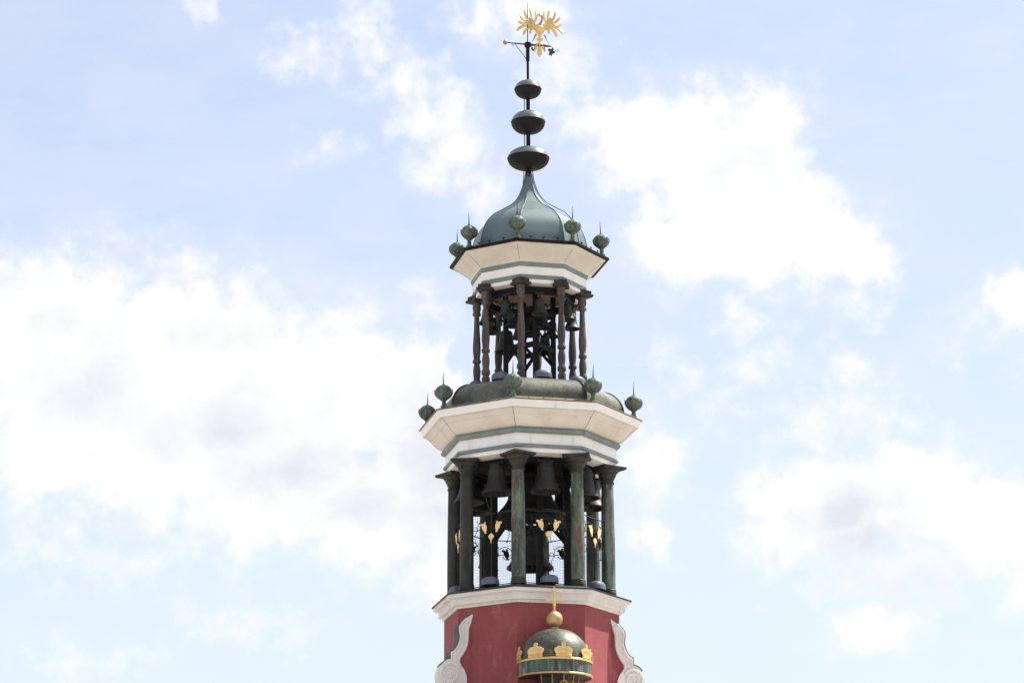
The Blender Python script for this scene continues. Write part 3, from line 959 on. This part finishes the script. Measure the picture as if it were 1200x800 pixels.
bm = turn([(0.05, 1.79), (0.055, 1.82), (0.03, 1.85), (0.025, 1.92), (0.045, 1.97), (0.03, 2.02)], 16)
zc = 2.09
for o2, w in (([(-0.02, 0), (-0.035, -0.12), (0.035, -0.12), (0.02, 0)], 1), ([(-0.02, 0), (0.02, 0), (0.03, 0.17), (0.045, 0.27), (0, 0.33), (-0.045, 0.27), (-0.03, 0.17)], 1)):
    plate(bm, o2, 0.035, lambda u, v, d: Vector((u, d, zc + v)))
for s in (-1, 1):
    o2 = [(0.015, -0.018), (0.13, -0.028), (0.19, -0.03), (0.225, 0.0), (0.19, 0.03), (0.13, 0.028), (0.015, 0.018)]
    plate(bm, [(s * u, v) for u, v in (o2 if s > 0 else o2[::-1])], 0.033, lambda u, v, d: Vector((u, d, zc + v)))
obj('cross', bm, 'gold', K)
for k in (-2, -1, 0, 1, 2):
    bm = bmesh.new()
    a = radians(28 * k + 9)
    pts = [Vector((sin(a) * r, -cos(a) * r * 0.9, z)) for r, z in ((0.60, 0.19), (0.57, 0.02), (0.50, -0.16), (0.42, -0.34), (0.40, -0.5))]
    tube(bm, pts, [0.02, 0.018, 0.016, 0.015, 0.015], 8)
    obj('gold_stay', bm, 'gold_old', K)
obj('drum', turn([(0.40, 0.19), (0.38, 0.0), (0.34, -0.35), (0.34, -0.64)], 32), 'copper_dark', K)
bm = bmesh.new()
tube(bm, [Vector((0.10 + 0.10 * cos(radians(t)), -0.47, -0.06 + 0.12 * sin(radians(t)))) for t in range(0, 181, 15)], 0.022, 8)
obj('gold_arch', bm, 'gold_worn', K)
bm = bmesh.new()
bmesh.ops.create_uvsphere(bm, u_segments=20, v_segments=12, radius=0.075, matrix=Matrix.Translation((0.10, -0.46, -0.055)))
obj('red_boss', bm, 'redglaze', K)

# ------------------------------------------------------------------ bells
BELL = [(0.0, 1.0), (0.22, 0.995), (0.40, 0.975), (0.495, 0.93), (0.53, 0.86), (0.535, 0.80), (0.555, 0.79), (0.555, 0.76), (0.54, 0.75), (0.565, 0.60), (0.61, 0.44), (0.68, 0.30), (0.77, 0.19), (0.86, 0.11),
        (0.875, 0.10), (0.885, 0.085), (0.94, 0.045), (1.0, 0.0), (0.985, -0.03), (0.93, -0.03), (0.86, 0.04), (0.70, 0.18), (0.60, 0.34), (0.53, 0.55), (0.48, 0.78), (0.40, 0.90), (0.0, 0.93)]


def make_bell(name, label, r, h, top, group, mat='bronze', yoke=None):
    """bell with its crown at local z = 0; hangs by a yoke"""
    t = thing(name, label, 'bell', (0, 0, 0), 0, group)
    obj('bell_body', turn([(a * r, (b - 1.0) * h) for a, b in BELL], 40), mat, t, sharp=50)
    bm = turn([(0.0, -h * 0.12), (r * 0.05, -h * 0.14), (r * 0.05, -h * 0.82), (r * 0.13, -h * 0.88), (r * 0.15, -h * 0.97), (r * 0.08, -h * 1.05), (0.0, -h * 1.07)], 12)
    obj('clapper', bm, 'iron', t)
    bm = bmesh.new()
    box(bm, (0, 0, top / 2), (r * 0.22, r * 0.22, top + 0.02))
    box(bm, (0, 0, top - 0.03), (r * 1.1, r * 0.26, 0.06))
    tube(bm, arc(0, 0, r * 0.2, r * 0.2, 0, 180, 10), r * 0.05, 6)
    obj('yoke', bm, 'iron', t)
    return t


place = {
    0: 'in the opening right of the middle column', 315: 'in the opening left of the middle column', 45: 'in the opening beside the rightmost column',
    270: 'in the leftmost opening', 90: 'at the far right behind the rightmost column', 135: 'at the back right', 180: 'at the back behind the middle column', 225: 'at the back left'}
GL = 'outer bells of the lower belfry'
first = None
for k in (0, 315, 45, 270, 90, 135, 180, 225):
    lab = 'dark bronze bell in the lower belfry, ' + place[k]
    if first is None:
        first = b = make_bell('bell', lab, 0.385, 0.74, 0.06, GL)
    else:
        b = dup(first, None, None, None, lab)
    b.location = pol(1.60, 22.5 + k, 18.715)
    b.rotation_euler = (0, 0, FDIR + radians(k))
b = make_bell('bell', 'largest bell on the axis of the lower belfry, above the smaller central bell', 0.90, 1.12, 0.06, 'central bells of the lower belfry')
b.location = (0, 0, 18.83)
b = make_bell('bell', 'lowest dark bell on the axis of the lower belfry, rim seen just above the deck', 0.60, 0.95, 0.12, 'central bells of the lower belfry')
b.location = (-0.02, 0, 17.31)
GU = 'outer bells of the upper belfry'
first = None
for k in (0, 315, 45, 270, 90, 135, 180, 225):
    lab = 'small dark bell in the upper belfry, ' + place[k].replace('column', 'wooden column')
    if first is None:
        first = b = make_bell('bell', lab, 0.215, 0.40, 0.18, GU)
    else:
        b = dup(first, None, None, None, lab)
    b.location = pol(1.13, 22.5 + k, 23.10)
    b.rotation_euler = (0, 0, FDIR + radians(k))
for (x, y, z, r, h, top, lab) in ((-0.60, 0.14, 22.62, 0.31, 0.56, 0.3, 'wide flared bell hanging low at the left of the upper belfry frame'),
                                  (0.40, 0.30, 22.55, 0.22, 0.45, 0.3, 'dark bell hanging low at the right of the upper belfry frame'),
                                  (0.02, 0.05, 23.02, 0.30, 0.52, 0.2, 'dark bell hanging high on the axis of the upper belfry'),
                                  (0.34, -0.20, 23.05, 0.20, 0.42, 0.2, 'dark bell close behind the right front wooden column under the upper ceiling'),
                                  (-0.42, -0.35, 23.02, 0.21, 0.42, 0.2, 'dark bell close behind the left front wooden column under the upper ceiling')):
    b = make_bell('bell', lab, r, h, top, 'inner bells of the upper belfry')
    b.location = (x, y, z)


# ------------------------------------------------------------------ floodlights at the foot of the openings
def make_flood(label, s, group):
    t = thing('floodlight', label, 'floodlight', (0, 0, 0), 0, group)
    bm = bmesh.new()
    bmesh.ops.create_uvsphere(bm, u_segments=32, v_segments=16, radius=1.0)
    for v in bm.verts:
        x, y, z = v.co
        f = lambda q, p: math.copysign(abs(q) ** p, q)
        if z < 0:
            h = max(1e-6, sqrt(x * x + y * y))
            k = 1.0 if h > 0.3 else h / 0.3
            x, y = x / h * k, y / h * k
        v.co = Vector((f(x, 0.72) * 0.225 * s, f(y, 0.75) * 0.18 * s, 0.085 * s + (f(z, 0.8) * 0.15 * s if z > 0 else max(z, -0.6) * 0.10 * s)))
    hs = obj('housing', bm, 'lamp', t, sharp=60)
    bm = bmesh.new()
    for k in range(-3, 4):
        x = k * 0.045 * s
        h = sqrt(max(0.05, 1 - (x / (0.225 * s)) ** 2))
        pts = [Vector((x, -0.175 * s * h * cos(radians(a)), 0.088 * s + 0.151 * s * h ** 0.55 * sin(radians(a)))) for a in range(10, 171, 16)]
        tube(bm, pts, 0.006, 4)
    obj('cooling_fin', bm, 'lamp', hs)
    obj('glass', turn([(0.0, 0.046), (0.15 * s, 0.046), (0.15 * s, 0.05), (0.0, 0.05)], 24), 'glass', t)
    bm = bmesh.new()
    for sx in (-1, 1):
        box(bm, (sx * 0.13 * s, 0, 0.015), (0.05, 0.20 * s, 0.03))
    box(bm, (0, 0.1 * s, 0.012), (0.32 * s, 0.05, 0.022))
    obj('mounting_foot', bm, 'iron', t)
    return t


where = {0: 'in the opening behind the gilded cross', 315: 'in the opening left of the middle column', 45: 'in the opening beside the rightmost column', 270: 'at the far left behind the leftmost column'}
where_u = {0: 'between the middle and right wooden columns', 315: 'left of the middle wooden column', 45: 'beside the rightmost wooden column', 270: 'by the leftmost wooden column'}
first = None
for k in (0, 315, 45, 270):
    lab = 'blue grey floodlight on the lower belfry deck, ' + where[k]
    if first is None:
        first = f = make_flood(lab, 1.0, 'floodlights on the lower belfry deck')
    else:
        f = dup(first, None, None, None, lab)
    f.location = pol(1.93, 22.5 + k, 15.572)
    f.rotation_euler = (0, 0, FDIR + radians(k))
first = None
for k in (0, 315, 45, 270):
    lab = 'blue grey floodlight on the upper belfry sill, ' + where_u[k]
    if first is None:
        first = f = make_flood(lab, 1.0, 'floodlights on the upper belfry sill')
    else:
        f = dup(first, None, None, None, lab)
    f.location = pol(1.42, 22.5 + k, 20.91)
    f.rotation_euler = (0, 0, FDIR + radians(k))

# ------------------------------------------------------------------ weather vane
VZ = 30.494
V = thing('weather_vane', 'gilded spread eagle weather vane with rose ball counterweight on top of the spire', 'weather vane', (0, 0, 29.45), radians(13))
SX = 0.00312 / cos(radians(13))
SZ = 0.00312 / 0.945


def vp(px, py, y=0.0):
    """vane drawing coordinates to the vane's own plane"""
    X = (px - 427) * SX
    return Vector((X, y, VZ - 29.45 + (380 - py) * SZ - (px - 427) * SZ * -0.072))


vf = lambda u, v, d: vp(u, v, d)
obj('pole', turn([(0.034, 0.0), (0.034, 0.55), (0.045, 0.56), (0.045, 0.62), (0.03, 0.64), (0.026, 1.05)], 14), 'ball', V)
obj('sleeve', turn([(0.03, 0.55), (0.05, 0.57), (0.05, 0.95), (0.085, 0.97), (0.088, 1.08), (0.03, 1.09)], 14), 'ball', V)
obj('tip_rod', turn([(0.014, 1.06), (0.012, 1.8), (0.005, 2.2), (0.0, 2.23)], 8), 'iron', V)
bm = bmesh.new()
tube(bm, [vp(245, 367), vp(330, 374), vp(405, 380)], [0.016, 0.02, 0.024], 8)
tube(bm, [vp(400, 380), vp(430, 383), vp(470, 386), vp(500, 388), vp(560, 392), vp(585, 394), vp(622, 396)], [0.035, 0.05, 0.032, 0.022, 0.026, 0.036, 0.022], 8)
tube(bm, [vp(622, 396), vp(640, 410), vp(652, 424), vp(668, 440), vp(686, 438), vp(684, 422), vp(672, 420)], 0.009, 6)
obj('arm', bm, 'purple', V)
bm = turn([(0.0, -0.068)] + [(0.062 * cos(radians(a)), 0.068 * sin(radians(a))) for a in range(-75, 76, 15)] + [(0.0, 0.068)], 18)
o = obj('counterweight', bm, 'rose', V, vp(237, 366))
bm = bmesh.new()
tube(bm, [vp(318, 376), vp(365, 440), vp(414, 506)], 0.009, 6)
tube(bm, arc(0, 0, 0.03, 0.02, 90, 380, 12), 0.006, 5)
for v in bm.verts[-13 * 5:]:
    v.co = v.co + vp(303, 390)
obj('brace', bm, 'purple', V)
bm = bmesh.new()
star = []
for k in range(40):
    a = 2 * pi * k / 40
    r = 23 + 9 * cos(4 * (a - 0.5)) + 3 * cos(3 * a)
    star.append((628 + r * cos(a), 440 + r * sin(a) * 1.05))
plate(bm, star, 0.05, vf)
plate(bm, [(616, 455), (628, 484), (642, 455)], 0.046, vf)
obj('iron_flower', bm, 'purple', V)
bm = bmesh.new()
plate(bm, [(455, 412), (462, 404), (470, 410), (477, 440), (462, 428)], 0.04, vf)
tube(bm, [vp(458, 388), vp(462, 398), vp(464, 410)], 0.008, 5)
obj('iron_leaf', bm, 'purple', V)


def feather(bm, root, tip, bend, w0, w1, y=0.0, th=0.03):
    r, t = Vector(root), Vector(tip)
    d = t - r
    nrm = Vector((-d.y, d.x)).normalized()
    n = 9
    L, R = [], []
    for k in range(n):
        s = k / (n - 1)
        c = r + d * s + nrm * bend * sin(pi * s)
        tang = (d + nrm * bend * pi * cos(pi * s)).normalized()
        m = Vector((-tang.y, tang.x))
        w = (w0 + (w1 - w0) * min(1, s * 1.6)) * (1.0 if s < 0.75 else max(0.08, sqrt(max(0, 1 - ((s - 0.75) / 0.25) ** 2))))
        L.append(c + m * w)
        R.append(c - m * w)
    # lens cross section: spine raised on both sides
    rows = []
    for k in range(n):
        c = (L[k] + R[k]) / 2
        rows.append([bm.verts.new(vp(L[k].x, L[k].y, y)), bm.verts.new(vp(c.x, c.y, y - th / 2)), bm.verts.new(vp(R[k].x, R[k].y, y)), bm.verts.new(vp(c.x, c.y, y + th / 2))])
    for A, B in zip(rows[:-1], rows[1:]):
        for k in range(4):
            bm.faces.new((A[k], A[(k + 1) % 4], B[(k + 1) % 4], B[k]))
    bm.faces.new(rows[0])
    bm.faces.new(rows[-1][::-1])


bm = bmesh.new()
bodyo = [(484, 218), (500, 211), (530, 220), (560, 211), (580, 216), (583, 240), (572, 268), (552, 292), (532, 312), (512, 294), (494, 268), (483, 240)]
N0 = len(bm.verts)
plate(bm, bodyo, 0.10, vf)
ctr = vp(532, 250)
for v in bm.verts:
    pass
# domed breast
bmesh.ops.create_uvsphere(bm, u_segments=20, v_segments=12, radius=1.0, matrix=Matrix.Translation(vp(532, 246)) @ Matrix.Diagonal((0.125, 0.085, 0.125, 1)))
tube(bm, [vp(532, 300), vp(530, 325), vp(530, 350)], [0.05, 0.03, 0.026], 8)
tube(bm, [vp(503, 336), vp(515, 330), vp(530, 338), vp(545, 330), vp(557, 336)], 0.022, 8)
tube(bm, [vp(507, 345), vp(530, 350), vp(554, 345)], 0.02, 8)
eagle = obj('eagle', bm, 'gold', V, sharp=40)
bm = bmesh.new()
tube(bm, [vp(x, y) for x, y in ((532, 225), (530, 208), (538, 194), (548, 178), (552, 160), (549, 144), (541, 132), (533, 124))], [0.05, 0.04, 0.032, 0.028, 0.026, 0.028, 0.036, 0.034], 10)
bmesh.ops.create_uvsphere(bm, u_segments=14, v_segments=10, radius=1.0, matrix=Matrix.Translation(vp(533, 125)) @ Matrix.Diagonal((0.042, 0.034, 0.034, 1)))
tube(bm, [vp(524, 124), vp(516, 128), vp(513, 138)], [0.02, 0.014, 0.003], 8)
tube(bm, [vp(538, 118), vp(548, 117), vp(553, 121)], [0.014, 0.009, 0.003], 6)
obj('head', bm, 'gold_worn', eagle)
LW = [((476, 205), (497, 92), 10, 9, 8), ((462, 200), (448, 66), 4, 10, 8), ((448, 195), (399, 78), -8, 10, 8), ((440, 195), (363, 122), -10, 10, 8.5), ((436, 202), (344, 180), -8, 10, 9),
      ((442, 220), (333, 268), 12, 10, 10), ((455, 235), (392, 306), 12, 10, 9), ((472, 240), (448, 290), 6, 9, 7)]
RW = [((590, 205), (572, 95), -8, 9, 8), ((602, 200), (616, 82), -4, 10, 8), ((616, 196), (668, 94), 8, 10, 8), ((624, 198), (706, 142), 10, 10, 8.5), ((630, 208), (724, 204), 10, 10, 9),
      ((624, 222), (733, 292), -12, 10, 10), ((612, 235), (674, 326), -12, 10, 9), ((592, 240), (606, 290), -6, 9, 7)]
for W, shoulder in ((LW, [(488, 224), (472, 172), (446, 150), (424, 168), (424, 200), (438, 236), (470, 256), (490, 250)]), (RW, [(576, 224), (592, 176), (618, 152), (640, 170), (642, 202), (628, 238), (596, 256), (576, 250)])):
    bm = bmesh.new()
    for k, (r, t, bnd, w0, w1) in enumerate(W):
        feather(bm, r, t, bnd * 1.5, w0 * 1.05, w1 * 1.3, y=0.008 * (k % 2), th=0.035)
    so = [(p.x, p.y) for p in spline([Vector((a, b)) for a, b in shoulder], 4, True)]
    plate(bm, so, 0.05, vf)
    for k in range(5):
        x, y = shoulder[1 + k % 5]
        feather(bm, (shoulder[0][0], 235), (x, y), 3, 6, 7, y=-0.03, th=0.03)
    obj('wing', bm, 'gold_wing', eagle, sharp=25)
bm = bmesh.new()
for a, b, c in (((498, 296), (486, 322), (465, 360)), ((568, 300), (584, 330), (606, 376))):
    obj('leg', tube(bmesh.new(), [vp(*a), vp(*b), vp(*c)], [0.03, 0.018, 0.01], 8), 'gold_worn', eagle)
bm = bmesh.new()
for r, t, bnd, w0, w1 in (((528, 362), (527, 490), 0, 7, 14), ((524, 372), (494, 432), 14, 7, 9), ((532, 372), (562, 432), -14, 7, 9), ((520, 385), (488, 376), -8, 6, 7), ((536, 385), (566, 374), 8, 6, 7),
                         ((505, 395), (484, 446), 8, 5, 6), ((552, 395), (570, 446), -8, 5, 6)):
    feather(bm, r, t, bnd, w0 * 1.5, w1 * 1.5, th=0.045)
tube(bm, [vp(530, 345), vp(528, 370), vp(527, 400)], 0.022, 8)
obj('tail', bm, 'gold_wing', eagle, sharp=25)
